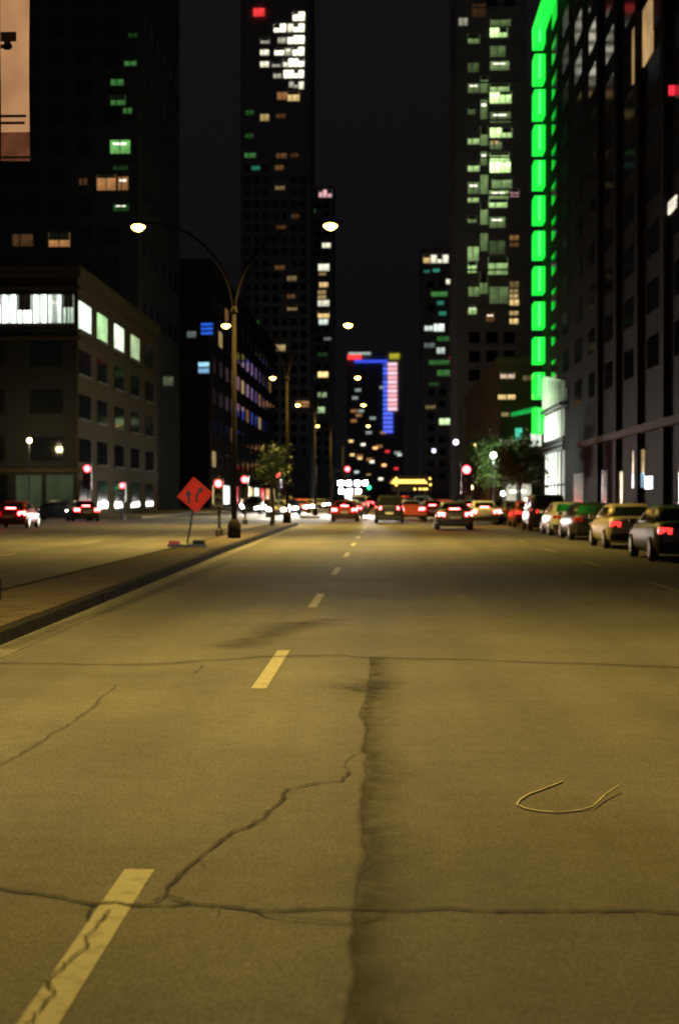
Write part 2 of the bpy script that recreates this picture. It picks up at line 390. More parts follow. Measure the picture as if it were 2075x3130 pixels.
class Building:
    def __init__(s, name, label, x0, x1, y0, y1, h, wall, cat='building'):
        s.b = (x0, x1, y0, y1, h); s.used = []; s.mat = wall
        s.root = thing(name, label, cat, ((x0+x1)/2, y0, 0)); s.ox, s.oy = (x0+x1)/2, y0
        s.blk('wall', wall, x0, x1, y0, y1, 0, h)
        s.blk('parapet', wall, x0-0.25, x1+0.25, y0-0.25, y1+0.25, h+0.002, h+0.9)
    def blk(s, name, mat, x0, x1, y0, y1, z0, z1, parent=None):
        o = block(name, mat, s.root, x0-s.ox, x1-s.ox, y0-s.oy, y1-s.oy, z0, z1); return o
    def win(s, x0, x1, z0, z1, mat, depth=0.07, frame=True):
        """window on the face towards the camera"""
        y = s.b[2]
        o = s.blk('window', mat, x0, x1, y-depth, y+0.02, z0, z1)
        s.used.append((x0, x1, z0, z1)); return o
    def px(s, u0, v0, u1, v1, mat):
        D = s.b[2]; a = at(u0, v0, D); b = at(u1, v1, D)
        w = s.win(a.x, b.x, b.z, a.z, mat); k = len(s.used)
        if u1-u0 > 22:                      # mullion and, here and there, a half-drawn blind
            xm = a.x+(b.x-a.x)*(.5 if k % 3 else .36)
            s.blk('mullion', M['dark_metal'], xm-.06, xm+.06, D-.12, D-.071, b.z, a.z)
        if k % 5 in (1, 3) and v1-v0 > 14:
            s.blk('blind', M['blind'], a.x+.02, b.x-.02, D-.10, D-.0705, a.z-(a.z-b.z)*(.25+.1*(k % 4)), a.z)
        if v1-v0 > 18 and k % 2:            # the ceiling lights of the room
            s.blk('ceiling_light', M['ceiling'], a.x+(b.x-a.x)*.15, b.x-(b.x-a.x)*.2, D-.085, D-.0702, a.z-(a.z-b.z)*.34, a.z-(a.z-b.z)*.22) if not (k % 5 in (1, 3)) else None
        return w
    def free(s, x0, x1, z0, z1):
        return all(x1 < a-0.15 or x0 > b+0.15 or z1 < c-0.15 or z0 > d+0.15 for a, b, c, d in s.used)
    def grid(s, pitch, w, fl, wh, z0=4.5, mat=None, cap=160, xr=None):
        x0, x1, y0, y1, h = s.b; n = 0
        if xr: x0, x1 = xr
        z = z0
        while z+wh < h-0.8:
            k = int((x1-x0-0.8)//pitch)
            off = ((x1-x0) - (k*pitch))/2 + pitch/2
            for i in range(k):
                xc = x0+off+i*pitch
                if n < cap and s.free(xc-w/2, xc+w/2, z, z+wh):
                    s.blk('window', mat or M['glass'], xc-w/2, xc+w/2, y0-0.05, y0+0.02, z, z+wh); n += 1
            z += fl
    def bands(s, fl, z0, t=0.35):
        x0, x1, y0, y1, h = s.b; z = z0
        while z < h-1:
            s.blk('ledge', s.mat, x0-0.12, x1+0.12, y0-0.12, y1+0.12, z-t/2, z+t/2); z += fl

# tower behind the corner building
B = Building('tower_block', 'tall dark tower behind the left corner building with a few green lit windows', -45.5, -27.4, 158, 190, 84, M['wall_grey'])
for u0, v0, u1, v1, c, s_ in ((380,180,416,198,GREEN,.30),(338,240,376,258,GREEN,.26),(338,288,382,318,GREEN,.28),(376,328,402,344,GREEN,.24),
        (336,426,396,466,(.30,.85,.22),.55),(345,500,390,516,GREEN,.06),(345,622,392,642,GREEN,.08),(295,530,352,578,ORANGE,.42),(360,538,390,578,ORANGE,.28),
        (240,542,264,562,ORANGE,.06),(146,708,210,750,ORANGE,.45),(34,712,96,748,ORANGE,.06),(392,100,420,112,GREEN,.05)):
    B.px(u0, v0, u1, v1, E(c, s_))
B.grid(3.0, 1.7, 3.3, 1.9, 20, cap=110)
# its street side
for j in range(6):
    for k in range(6):
        B.blk('window', M['glass'], -27.42, -27.33, 161+j*4.8, 163.4+j*4.8, 22+k*6.6, 24+k*6.6)

# five-storey corner building on the left
B = Building('corner_building', 'five storey sand coloured corner building with white lit top floor windows', -62, -24, 111, 150, 18.9, M['wall_sand'])
B.blk('front_sheet', M['wall_dark'], -62.05, -24.15, 110.94, 111.01, 0.2, 18.8)  # thin dark sheet over the sand-coloured front
LITW = mat_emit('office_light', (0.90, 1.0, 0.90), 2.6, 0.45, 0.9)
for i, (u0, u1, m_) in enumerate(((-44,-4,LITW),(2,44,LITW),(50,92,LITW),(98,138,LITW),(144,184,E((.85,1,.85),1.5)),(190,222,E((.80,1,.78),.8)))):
    B.px(u0, 898, u1, 985, m_)
    a = at(u0, 985, 111); b = at(u1, 985, 111)
    for f in (.33, .66): B.blk('mullion', M['dark_metal'], a.x+(b.x-a.x)*f-.04, a.x+(b.x-a.x)*f+.04, 110.88, 110.99, a.z, a.z+2.2)
    B.blk('sill', M['concrete'], a.x-0.1, b.x+0.1, 110.75, 111, a.z-0.16, a.z-0.002)
for k, z in enumerate((3.9, 7.6, 11.3)):
    for i in range(8):
        x = -60+i*4.6
        B.blk('window', M['glass'], x, x+2.6, 110.90, 111.02, z+0.6, z+2.5)
side = [(235,273,(.84,1.,.80),1.5),(292,323,(.60,1.,.45),.85),(345,374,(.84,1.,.72),1.3),(396,422,(.68,.9,.48),.6)]
ysd = []
for u0, u1, c, s_ in side:
    d0 = 24*F/(UH-u0)+0.25; d1 = 24*F/(UH-u1); ysd.append((d0, d1))
    B.blk('window', E(c, s_), -24.02, -23.93, d0, d1, 14.9, 17.1)
    B.blk('sill', M['concrete'], -23.998, -23.8, d0-0.1, d1+0.1, 14.72, 14.898)
ysd.append((142.5, 147))
B.blk('window', M['glass'], -24.02, -23.93, 142.5, 147, 14.9, 17.1)
for d0, d1 in ysd:
    for z in (4.4, 7.9, 11.4):
        B.blk('window', M['glass'], -24.02, -23.95, d0, d1, z, z+1.9)
        B.blk('sill', M['concrete'], -23.998, -23.85, d0-0.1, d1+0.1, z-0.14, z-0.002)
    B.blk('shop_window', M['glass'], -24.02, -23.95, d0, d1, 0.6, 3.0)
for z in (3.6, 14.0, 17.9):
    B.blk('ledge', M['wall_sand'], -62.2, -23.78, 110.78, 150.2, z, z+0.28)
# two dimly lit openings at street level on its front
B.blk('shop_window', E((.28,.42,.20),.10), -28.9, -26.9, 110.9, 111.02, 0.9, 3.4)
B.blk('shop_window', E((.28,.42,.20),.08), -26.5, -24.4, 110.9, 111.02, 0.9, 3.4)
B.blk('shop_window', M['glass'], -34, -29.6, 110.9, 111.02, 0.7, 3.4)

# long dark building further down on the left
B = Building('long_building', 'long dark building far down the left pavement beyond the blue neon sign', -46, -24.4, 198, 318, 34, M['wall_brown'])
for j in range(14):
    for k in range(6):
        m_ = M['glass']
        if (j*7+k*5) % 13 == 0: m_ = E(ORANGE, .14)
        if (j*5+k*3) % 17 == 0: m_ = E(AMBER, .30)
        B.blk('window', m_, -24.42, -24.33, 201+j*8.3, 205+j*8.3, 6+k*4.5, 8.2+k*4.5)
for j in range(9):
    B.blk('shop_window', [E(AMBER, 1.2), E(COOL, 1.6), E(RED, .8), E(ORANGE, .8)][j % 4], -24.42, -24.33, 202+j*13, 210+j*13, 0.6, 3.4)

# tower with the bright top floors
B = Building('office_tower', 'dark office tower with rows of bright white lit windows near its top', (735-UH)/F*350, (948-UH)/F*350, 350, 372, 132, M['wall_tower'])
W1, W2, W3 = E(WHITE, 2.2, .4), E(WHITE, 1.1, .4), E(WHITE, .45, .4)
for u0, v0, u1, v1, m_ in (
        (896,40,912,66,W1),(914,40,931,66,W1),(838,76,856,100,W1),(858,76,874,100,W1),(880,76,896,100,W2),(898,76,912,100,W1),(914,76,930,100,W1),
        (880,112,896,136,W1),(898,112,912,136,W1),(914,112,930,136,W1),(797,118,824,134,W3),(850,118,874,134,W3),
        (895,147,911,172,W1),(913,147,929,172,W1),(796,154,822,170,W2),(840,153,868,170,W1),(872,150,890,172,W3),
        (866,182,880,206,W2),(883,182,896,206,W1),(898,182,911,206,W1),(913,182,929,206,W1),(796,190,822,206,W2),(832,190,858,206,W3),
        (868,217,882,240,W1),(884,217,897,240,W1),(899,217,912,240,W1),(914,217,928,240,W1),(836,224,860,240,W3),
        (884,252,897,268,W3),(914,252,928,274,W2),(899,252,911,270,W3),
        (848,284,878,306,E(ORANGE,.28)),(880,282,915,310,E(AMBER,.8)),(796,350,822,370,E(AMBER,.42)),(845,350,872,362,E(ORANGE,.07)),
        (845,470,876,484,E(ORANGE,.10)),(842,506,866,520,E(ORANGE,.13)),(842,562,870,580,E(AMBER,.20)),(888,470,912,482,E(ORANGE,.05)),
        (840,812,870,824,E(ORANGE,.10)),(878,844,906,858,E(AMBER,.18)),(878,900,902,912,E(ORANGE,.10)),(878,932,908,948,E(AMBER,.25)),
        (840,1054,872,1072,E(AMBER,.42)),(905,1226,944,1244,E(ORANGE,.35)),(752,338,776,352,E(GREEN,.10)),(750,410,774,422,E(GREEN,.09)),
        (748,464,782,482,E(GREEN,.24)),(770,508,794,520,E(TEAL,.20)),(890,655,914,668,E(ORANGE,.05)),(846,690,874,700,E(ORANGE,.06)),(770,980,792,992,E(GREEN,.10))):
    B.px(u0, v0, u1, v1, m_)
B.grid(2.3, 1.4, 2.9, 1.7, 12, cap=150)
a = at(775, 28, 349.7); b = at(808, 50, 349.7)
B.blk('rooftop_sign', E(RED, 1.0), a.x, b.x, 349.5, 350.1, b.z, a.z)

# slim tower next to it
B = Building('slim_tower', 'slim dark apartment tower with a pink lit crown and a column of pale windows', (928-UH)/F*450, (1018-UH)/F*450, 450, 470, 1.65+940/F*450, M['wall_tower'])
for u0, v0, u1, v1, c, s_ in ((975,582,985,604,PINK,.9),(988,582,998,604,PINK,.95),(1001,582,1014,604,PINK,.8),(940,640,964,652,GREEN,.16),(938,706,960,722,COOL,.28),(985,744,1010,758,WHITE,1.0),
        (973,808,1006,828,WHITE,1.0),(975,834,996,842,AMBER,.25),(976,864,1002,878,AMBER,.8),(972,888,996,900,AMBER,.32),(972,904,996,914,AMBER,.4),
        (972,918,1006,936,WHITE,.8),(972,953,1006,972,AMBER,1.0),(975,976,1002,992,COOL,.9),(990,1032,1012,1040,COOL,.15),(972,1075,1000,1090,GREEN,.06),
        (972,1137,1002,1153,AMBER,1.6),(972,1200,998,1214,PALE,.35),(972,1244,992,1262,PALE,.6),(940,1150,962,1160,AMBER,.15),(935,1010,958,1022,ORANGE,.08)):
    B.px(u0, v0, u1, v1, E(c, s_))
B.grid(2.6, 1.6, 3.0, 1.6, 12, cap=90)

# building at the end of the street with blue and pink light bands
B = Building('neon_building', 'distant building with stacked blue and pink light bands at the end of the street', (1060-UH)/F*520, (1232-UH)/F*520, 520, 540, 1.65+437/F*520, M['wall_tower'])
D = 519.7
for k in range(16):
    v0 = 1110+k*13.6
    pu = 1184 if k < 11 else 1200
    a = at(1171, v0, D); b = at(pu, v0+9, D)
    B.blk('light_band', E((.10, .16, 1.0), 1.1 if k not in (0, 3) else .5, .1), a.x, b.x, 519.6, 520.02, b.z, a.z)
    if k < 11:
        a = at(1185, v0-1, D); b = at(1213, v0+9, D)
        B.blk('light_band', E((1.0, .45, .50) if k % 2 else (1.0, .62, .72), 1.15, .1), a.x, b.x, 519.6, 520.02, b.z, a.z)
a = at(1084, 1101, D); b = at(1184, 1109, D); B.blk('light_band', E((.05, .10, 1.0), .9, .1), a.x, b.x-0.05, 519.4, 520.02, b.z, a.z)
a = at(1062, 1085, D); b = at(1104, 1099, D); B.blk('roof_sign', E(RED, 1.3, .1), a.x, b.x, 519.2, 520.02, b.z, a.z)
a = at(1066, 1078, D); b = at(1132, 1084, D); B.blk('roof_sign', E(COOL, .5, .2), a.x, b.x, 519.2, 520.02, b.z, a.z)
a = at(1190, 1082, D); b = at(1220, 1098, D); B.blk('roof_sign', E((.75, .70, .05), .55, .4), a.x, b.x, 519.2, 520.02, b.z, a.z)
for u0, v0 in ((1085,1188),(1076,1212),(1072,1252),(1094,1252),(1072,1282),(1087,1265),(1160,1180),(1162,1318),(1130,1274),(1118,1318),(1120,1400),(1090,1390),(1150,1360),(1205,1380)):
    a = at(u0, v0, D); b = at(u0+18, v0+9, D)
    B.blk('window', E([AMBER, ORANGE, COOL][int(u0) % 3], .28), a.x, b.x, 519.9, 520.02, b.z, a.z)

for k in range(34):
    u0 = 1066+(k*37) % 158; v0 = 1345+((k*53) % 13)*10.5
    a = at(u0, v0, D); b = at(u0+13, v0+7, D)
    if B.free(a.x, b.x, b.z, a.z):
        B.used.append((a.x, b.x, b.z, a.z))
        B.blk('window', E([AMBER, WHITE, ORANGE, RED, COOL][k % 5], [1.2, 2.2, .8, 1.5, .9][(k*3) % 5]), a.x, b.x, 519.85, 520.02, b.z, a.z)

# apartment tower on the right with pale green lit flats
B = Building('apartment_tower', 'tall apartment tower on the right with stacked pale green lit windows', (1395-UH)/F*222, (1606-UH)/F*222, 222, 246, 86, M['wall_tower'])
G1 = lambda s_: E((.66, 1.0, .38), s_*1.35, .5)
for u0, v0, u1, v1, s_ in ((1495,62,1556,88,.12),(1495,95,1520,122,1.5),(1523,95,1546,122,.8),(1495,150,1540,182,.10),(1495,196,1552,222,.18),(1495,264,1552,286,.45),(1495,290,1522,322,1.5),(1525,290,1558,322,.9),
        (1495,350,1556,382,.10),(1495,398,1528,426,1.3),(1531,398,1560,426,.75),(1495,440,1530,462,.12),(1495,474,1552,498,1.0),(1495,501,1526,532,2.0),(1529,501,1556,532,1.3),(1500,548,1560,580,.22),
        (1492,588,1550,612,.28),(1492,614,1546,638,.65),(1494,668,1540,700,.14),(1494,740,1540,780,.05),(1490,790,1548,842,.34),(1494,880,1550,930,.10),
        (1428,112,1462,140,.20),(1428,200,1460,228,.06),(1428,262,1462,290,.12),(1428,330,1450,356,.08),(1428,430,1462,446,.40),(1428,508,1462,528,.55),(1428,562,1462,600,.13),
        (1428,610,1460,622,.40),(1428,664,1454,684,.18),(1428,758,1460,800,.32),(1428,804,1454,836,.55),(1430,880,1462,908,.16),(1430,938,1454,962,.45),
        (1466,240,1488,290,.14),(1466,312,1486,370,.12),(1466,392,1488,450,.18),(1466,470,1486,510,.13),(1466,540,1488,600,.17),(1466,622,1488,690,.20),(1466,712,1488,770,.12),(1464,830,1488,900,.16)):  # this row of dim panes stands in for streaked window light
    B.px(u0, v0, u1, v1, G1(s_))
for u0, v0, u1, v1, c, s_ in ((1400,64,1426,86,WHITE,.30),(1496,438,1520,448,AMBER,.7),(1556,584,1582,606,PINK,.6),(1555,724,1582,738,ORANGE,.22),(1555,746,1582,758,ORANGE,.10),
        (1555,864,1582,882,AMBER,.14),(1555,888,1580,898,AMBER,.3),(1555,902,1580,915,AMBER,.5),(1555,919,1582,936,AMBER,.85),(1555,954,1580,966,AMBER,.5),(1555,977,1580,992,AMBER,.9),
        (1484,960,1508,985,ORANGE,.12),(1440,10,1480,60,ORANGE,.04)):
    B.px(u0, v0, u1, v1, E(c, s_))
B.grid(2.7, 1.7, 2.9, 1.7, 14, cap=120)
B.bands(5.8, 8.0, 0.3)

# lower block to the left of it
B = Building('hotel_block', 'dark mid height block left of the apartment tower with warm lit roof floor', (1288-UH)/F*335, (1412-UH)/F*335, 335, 360, 1.65+748/F*335, M['wall_tower'])
for u0, v0, u1, v1, c, s_ in ((1293,782,1313,806,AMBER,.7),(1316,782,1332,806,WHITE,1.0),(1335,782,1350,806,WHITE,1.1),(1353,782,1368,806,WHITE,1.1),(1295,828,1312,836,TEAL,.18),(1322,824,1342,834,TEAL,.3),(1362,856,1384,870,WHITE,1.0),
        (1317,890,1366,908,GREEN,.34),(1335,922,1355,934,TEAL,.22),(1340,954,1362,966,TEAL,.25),(1297,998,1322,1012,COOL,.85),(1325,992,1356,1014,COOL,1.2),
        (1335,1030,1372,1044,GREEN,.16),(1334,1064,1358,1082,COOL,.6),(1296,1050,1328,1064,COOL,.12),(1310,1102,1372,1116,GREEN,.18),(1335,1132,1374,1150,GREEN,.24),
        (1310,1170,1340,1180,GREEN,.08),(1372,1092,1404,1104,RED,.9),(1368,1140,1392,1152,ORANGE,.1),(1300,1240,1330,1250,AMBER,.15),(1342,1280,1374,1298,PALE,1.2),(1372,1200,1396,1212,AMBER,.1)):
    B.px(u0, v0, u1, v1, E(c, s_))
B.grid(2.6, 1.5, 2.8, 1.5, 6, cap=90)

# low lit block on the right pavement between the two towers
B = Building('low_building', 'low building right of the street trees with warm lit windows and teal sign', 11.3, 40, 141, 200, 14.6, M['wall_sand'])
for u0, v0, u1, v1, c, s_ in ((1527,1140,1570,1158,(1,.72,.5),.75),(1520,1208,1572,1222,AMBER,.85),(1530,1262,1552,1274,AMBER,.25),(1595,1150,1630,1165,AMBER,.12),
        (1526,1345,1570,1362,WHITE,.5),(1540,1400,1600,1450,(.9,.9,.5),.35),(1545,1480,1620,1560,WHITE,.55)):
    B.px(u0, v0, u1, v1, E(c, s_))
a = at(1573, 1310, 140.6); b = at(1592, 1346, 140.6); B.blk('sign_panel', E(TEAL, .8), a.x, b.x, 140.3, 141.02, b.z, a.z)
a = at(1620, 1326, 140.6); b = at(1668, 1364, 140.6); B.blk('sign_panel', E((.9, 1, .85), .95), a.x, b.x, 140.3, 141.02, b.z, a.z)
cn = at(1560, 1270, 140.6)
o = MB().rings([[(0,0,0),(2.6,0,.55),(2.6,-.9,.35),(0,-.9,-.2)], [(0,0,.25),(2.6,0,.95),(2.6,-.9,.6),(0,-.9,.05)]]).build('awning', E((.02, .75, .12), .45), B.root)
o.location = (cn.x-B.ox, 141-B.oy, cn.z)
B.bands(3.5, 4.0)

# green-lit tower at the right
FX = 14.35
B = Building('green_lit_tower', 'dark brown tower on the right edged with a bright green light line', FX, 52, 52, 131, 44.9, M['wall_brown'])
GL = mat_emit('green_led', (0.012, 1.0, 0.055), 1.25, 0.12, 0.8, sample=True)
GL2 = mat_emit('green_tube', (0.06, 1.0, 0.12), 2.6)
for k in range(12):
    v0 = 95 if k == 0 else 188+(k-1)*106.2
    v1 = 155 if k == 0 else v0+77
    a = at(1628, v0, 129.5); b = at(1655, v1, 129.5)
    o = B.blk('light_segment', GL, FX-0.95, FX+0.02, 128.2, 130.4, b.z, a.z)
    B.blk('light_tube', GL2, FX-0.60, FX-0.42, 128.1, 128.198, b.z+.1, a.z-.1)
B.blk('light_beam', GL, FX-0.95, FX+0.02, 55, 130.4, 43.35, 44.3)
# facade: piers, ledges, dark windows
for k in range(12):
    z = 8.6+k*3.0
    for j in range(9):
        y0 = 60+j*7.4
        if not (75 < y0 < 84 and 24 < z < 28):
            B.blk('window', M['glass'], FX-0.05, FX+0.02, y0, y0+3.6, z, z+1.7)
for j in range(6):
    B.blk('pier', M['wall_brown'], FX-0.3, FX+0.02, 57.6+j*7.4, 58.7+j*7.4, 0, 43.2)
B.blk('ledge', M['concrete'], FX-0.5, FX+0.02, 52, 103, 5.2, 5.6)
for y0, y1, z0, z1, c, s_ in ((76.8,79.6,25.5,28.6,(1,.62,.25),.42),(80.1,83.0,25.5,28.6,(1,.60,.22),.26),(70.5,74.0,15.9,16.5,(1,.93,.72),1.0),
        (79.2,82.6,2.2,3.0,SKYB,.55),(76.4,78.6,2.1,2.8,SKYB,.25),(79.0,82.5,3.0,4.3,(1,.65,.22),.22),(86.0,88.5,1.0,3.2,(1,.68,.25),.20),
        (66,69.5,1.0,2.9,(.9,.7,.25),.10),(92,97,1.0,3.4,(.35,.45,.55),.05),(103,108,1.0,3.4,(.7,.75,.6),.07)):
    B.blk('window', E(c, s_), FX-0.09, FX+0.02, y0, y1, z0, z1)
# double-height lit lobby with mullions at the far corner
def LOBM(x, c=(0.92, 1.0, 0.82)): return mat_emit('lobby_light', c, x, 0.55, 0.7, sample=True)
for j, (a_, b_, c_) in enumerate(((.5,.25,.12),(1.6,.8,.3),(3.2,1.4,.5),(4.2,2.0,.7),(3.6,2.2,.9),(2.6,1.6,.8))):
    y0 = 114.2+j*2.3
    B.blk('lobby_pane', LOBM(a_), FX-0.10, FX+0.02, y0, y0+2.0, 0.3, 2.6)
    B.blk('lobby_pane', LOBM(a_*.8), FX-0.10, FX+0.02, y0, y0+2.0, 2.75, 5.4)
    B.blk('lobby_pane', LOBM(b_), FX-0.10, FX+0.02, y0, y0+2.0, 6.6, 8.8)
    B.blk('mullion', M['dark_metal'], FX-0.22, FX-0.102, y0+.94, y0+1.06, 0.3, 5.4)
    B.blk('upper_sign', LOBM(c_, (.75, 1, .62)), FX-0.30, FX+0.02, y0, y0+2.0, 9.5, 11.0+.25*j)
for z in (5.5, 5.9, 6.3):
    B.blk('louvre', M['grey_metal'], FX-0.22, FX+0.02, 114.0, 128, z, z+0.2)
B.blk('canopy', M['grey_metal'], FX-0.5, FX+0.02, 113.8, 128.1, 9.0, 9.25)

# projecting signs on the facades
def blade_sign(name, label, u0, v0, u1, v1, D, wall_x, mats):
    a = at(u0, v0, D); b = at(u1, v1, D); w = b.x-a.x; h = a.z-b.z
    t = thing(name, label, 'sign', (a.x+w/2, D, b.z))
    block('panel', M['dark_metal'], t, -w/2, w/2, 0, 0.3, 0, h)
    for i, m_ in enumerate(mats):
        z1 = h*(1-i/len(mats))-h*0.07; z0 = h*(1-(i+1)/len(mats))+h*0.07
        block('light_tube', m_, t, -w/2+0.05*w, w/2-0.05*w, -0.08, -0.002, z0, z1)
    ex = wall_x-(a.x+w/2)
    lo, hi = sorted((ex, math.copysign(w/2, ex)))
    block('bracket', M['dark_metal'], t, lo, hi, 0.1, 0.2, h*0.7, h*0.7+0.12)
    block('bracket', M['dark_metal'], t, lo, hi, 0.1, 0.2, h*0.2, h*0.2+0.12)
    return t
blade_sign('blade_sign', 'blue neon sign projecting high from the left facade', 612, 984, 652, 1024, 180, -27.4, [E((.03,.16,1.0),.75,.3)]*3)
blade_sign('blade_sign', 'pale blue lit sign below the blue neon one', 604, 1104, 640, 1142, 182, -27.4, [E((.40,.78,1.0),1.0,.3), E((.30,.62,.95),.7,.3)])
blade_sign('blade_sign', 'dim white sign left of the blue neon one', 570, 1010, 600, 1032, 174, -27.4, [E((.55,.7,.6),.16,.4)])
blade_sign('blade_sign', 'dim greenish sign on the left facade below the pale blue sign', 496, 1148, 530, 1180, 162, -27.4, [E((.5,.6,.35),.14,.5)])
blade_sign('blade_sign', 'red lit sign high on the dark tower at the right edge', 2030, 272, 2085, 306, 71, FX, [E((1,.03,.06),1.2,.2)])
blade_sign('blade_sign', 'amber lit shop sign above the parked cars on the right', 1878, 1444, 1906, 1478, 88, FX, [E((1,.62,.2),.9,.3), E((1,.55,.15),.25,.4)])

# ------------------------------------------------------------------ street lamps on the median
def lamp_post(y, x, label, power=1.0, zl=11.58, lit=(-1, 1), spread=140):
    t = thing('street_lamp', label, 'street lamp', (x, y, 0.155), 0, 'double armed lamps along the median')
    z0 = 0.155
    MB().lathe((0,0,0), [(0.24,0),(0.24,0.5),(0.17,0.62),(0.13,0.7)], 12).build('base', M['pole'], t, True)
    MB().tube([(0,0,0.6),(0,0,4.5),(0,0,8.4-z0)], [0.10,0.085,0.065], 10).build('pole', M['pole'], t, True)
    MB().lathe((0,0,8.38-z0), [(0.1,0),(0.13,0.05),(0.11,0.2),(0.03,0.3)], 10).build('finial', M['pole'], t, True)
    for s in (-1, 1):
        pts = []
        for i in range(11):
            a = i/10*math.pi/2
            pts.append((s*3.15*(1-math.cos(a)), 0, 8.3-z0+(zl+0.12-8.3)*math.sin(a)))
        MB().tube(pts, [0.055-0.002*i for i in range(11)], 8).build('arm', M['pole'], t, True)
        h = MB()                                                   # flat tapering head
        zc = zl+0.10-z0
        secs = [(3.0,.07,.06),(3.2,.13,.09),(3.5,.20,.12),(3.8,.17,.10),(3.98,.08,.05)]
        h.rings([[(s*xx, s*w*math.cos(k*math.pi/4), zc+hh*math.sin(k*math.pi/4)) for k in range(8)] for xx, w, hh in secs])
        h.build('lamp_head', M['pole'], t, True)
        ln = MB()
        secs = [(3.28,.06,.03),(3.36,.15,.10),(3.5,.20,.17),(3.66,.17,.13),(3.76,.06,.04)]
        ln.rings([[(s*xx, s*w*math.cos(k*math.pi/5), zl-0.02-z0+hh*math.sin(k*math.pi/5)*(1 if k <= 5 else 1)) for k in range(10)] for xx, w, hh in secs])
        ln.build('lens', M['lamp'], t, True)
        if s in lit:
            ld = bpy.data.lights.new('lamp_light', 'SPOT'); ld.energy = LAMP_W*power*(1.0 if s > 0 else 0.6); ld.color = SODIUM
            ld.spot_size = R(spread); ld.spot_blend = 1.0; ld.shadow_soft_size = 0.18
            lo = link('lamp_light', ld, t, (s*3.5, 0, zl-0.38-z0))
    return t
lamp_post(13.4, -5.25, 'nearest double armed street lamp, standing out of view left of the near road', 0.84, lit=(1,), spread=132)
lamp_post(52, -5.50, 'tall double armed street lamp just right of the orange diamond sign', 1.2, spread=148)
lamp_post(82, -5.62, 'second lit double armed street lamp beyond the orange diamond sign')
lamp_post(118, -5.75, 'third lit double armed street lamp beyond the orange diamond sign')
lamp_post(153, -5.8, 'fourth lit double armed street lamp beyond the orange diamond sign')
lamp_post(198, -5.8, 'farthest lit double armed street lamp down the median')

# banner hung on the nearest lamp post
t = thing('banner', 'tan dark-printed banner, lamplight put in as glow, hanging at the upper left edge', 'banner', (-5.60, 20.6, 6.55))
nx, nz = 6, 12
def cloth(x0, x1, z0, z1, y, amp=0.02):
    mb = MB(); base = 0
    for sgn in (0, 1):
        for j in range(nz+1):
            for i in range(nx+1):
                xx = x0+(x1-x0)*i/nx; zz = z0+(z1-z0)*j/nz
                mb.v.append((xx, y+sgn*0.006+amp*math.sin(zz*2.3+xx*4), zz))
    N = (nx+1)*(nz+1)
    for j in range(nz):
        for i in range(nx):
            a = j*(nx+1)+i
            mb.f.append((a, a+1, a+nx+2, a+nx+1)); mb.f.append((N+a, N+a+nx+1, N+a+nx+2, N+a+1))
    return mb
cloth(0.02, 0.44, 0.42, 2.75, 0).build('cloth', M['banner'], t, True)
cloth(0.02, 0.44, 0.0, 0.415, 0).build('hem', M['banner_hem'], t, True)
MB().tube([(-0.13,0.003,-6.395),(-0.13,0.003,2.9)], [0.07,0.05], 10).build('pole', M['pole'], t, True)
MB().lathe((-0.13,0.003,-6.395), [(.14,0),(.14,.3),(.08,.4)], 10).build('base', M['pole'], t)
for z in (0.05, 2.72):
    MB().tube([(-0.13,0.003,z),(0.47,0.003,z)], 0.018, 6).build('rod', M['dark_metal'], t)
for x0, x1, z0, z1 in ((0.03,0.20,1.62,1.68),(0.03,0.26,1.72,1.86),(0.08,0.18,1.60,1.72),(0.03,0.38,0.52,0.56),(0.03,0.40,0.62,0.66)):
    MB().box(x0, x1, -0.034, -0.031, z0, z1).build('print', M['banner_print'], t)

# ------------------------------------------------------------------ orange diamond sign on the median
p = at(572, 1688, 42)
sx, sy = (570-UH)/F*42.5, 42.5
t = thing('road_works_sign', 'orange diamond road works sign with black arrows on a dark stand', 'road sign', (sx, sy, 0.156), 0)
cz = HC-(1513-VH)/F*sy-0.156; cx = (595-UH)/F*sy-sx; hd = 0.545
tl = -0.09
def rot(x, z, a=tl): return (cx+x*math.cos(a)+z*math.sin(a), cz-x*math.sin(a)+z*math.cos(a))
def rr(pts): return [rot(x, z) for x, z in pts]
dia = []
for k in range(4):
    a0 = k*math.pi/2
    for d in (-0.09, -0.03, 0.03, 0.09):
        r_ = hd*(1-abs(d)*0.9)
        dia.append(rot(r_*math.cos(a0+d), r_*math.sin(a0+d)))
MB().prism(dia, -0.012, 0.012).build('sign_panel', M['sign_orange'], t)
def border(r0, r1):
    mb = MB()
    for k in range(4):
        a0, a1 = k*math.pi/2, (k+1)*math.pi/2
        q = [rot(r*math.cos(a), r*math.sin(a)) for r, a in ((r0,a0),(r1,a0),(r1,a1),(r0,a1))]
        mb.rings([[(x,-0.0155,z) for x, z in q], [(x,-0.0125,z) for x, z in q]])
    return mb
border(0.455, 0.475).build('border', M['sign_black'], t)
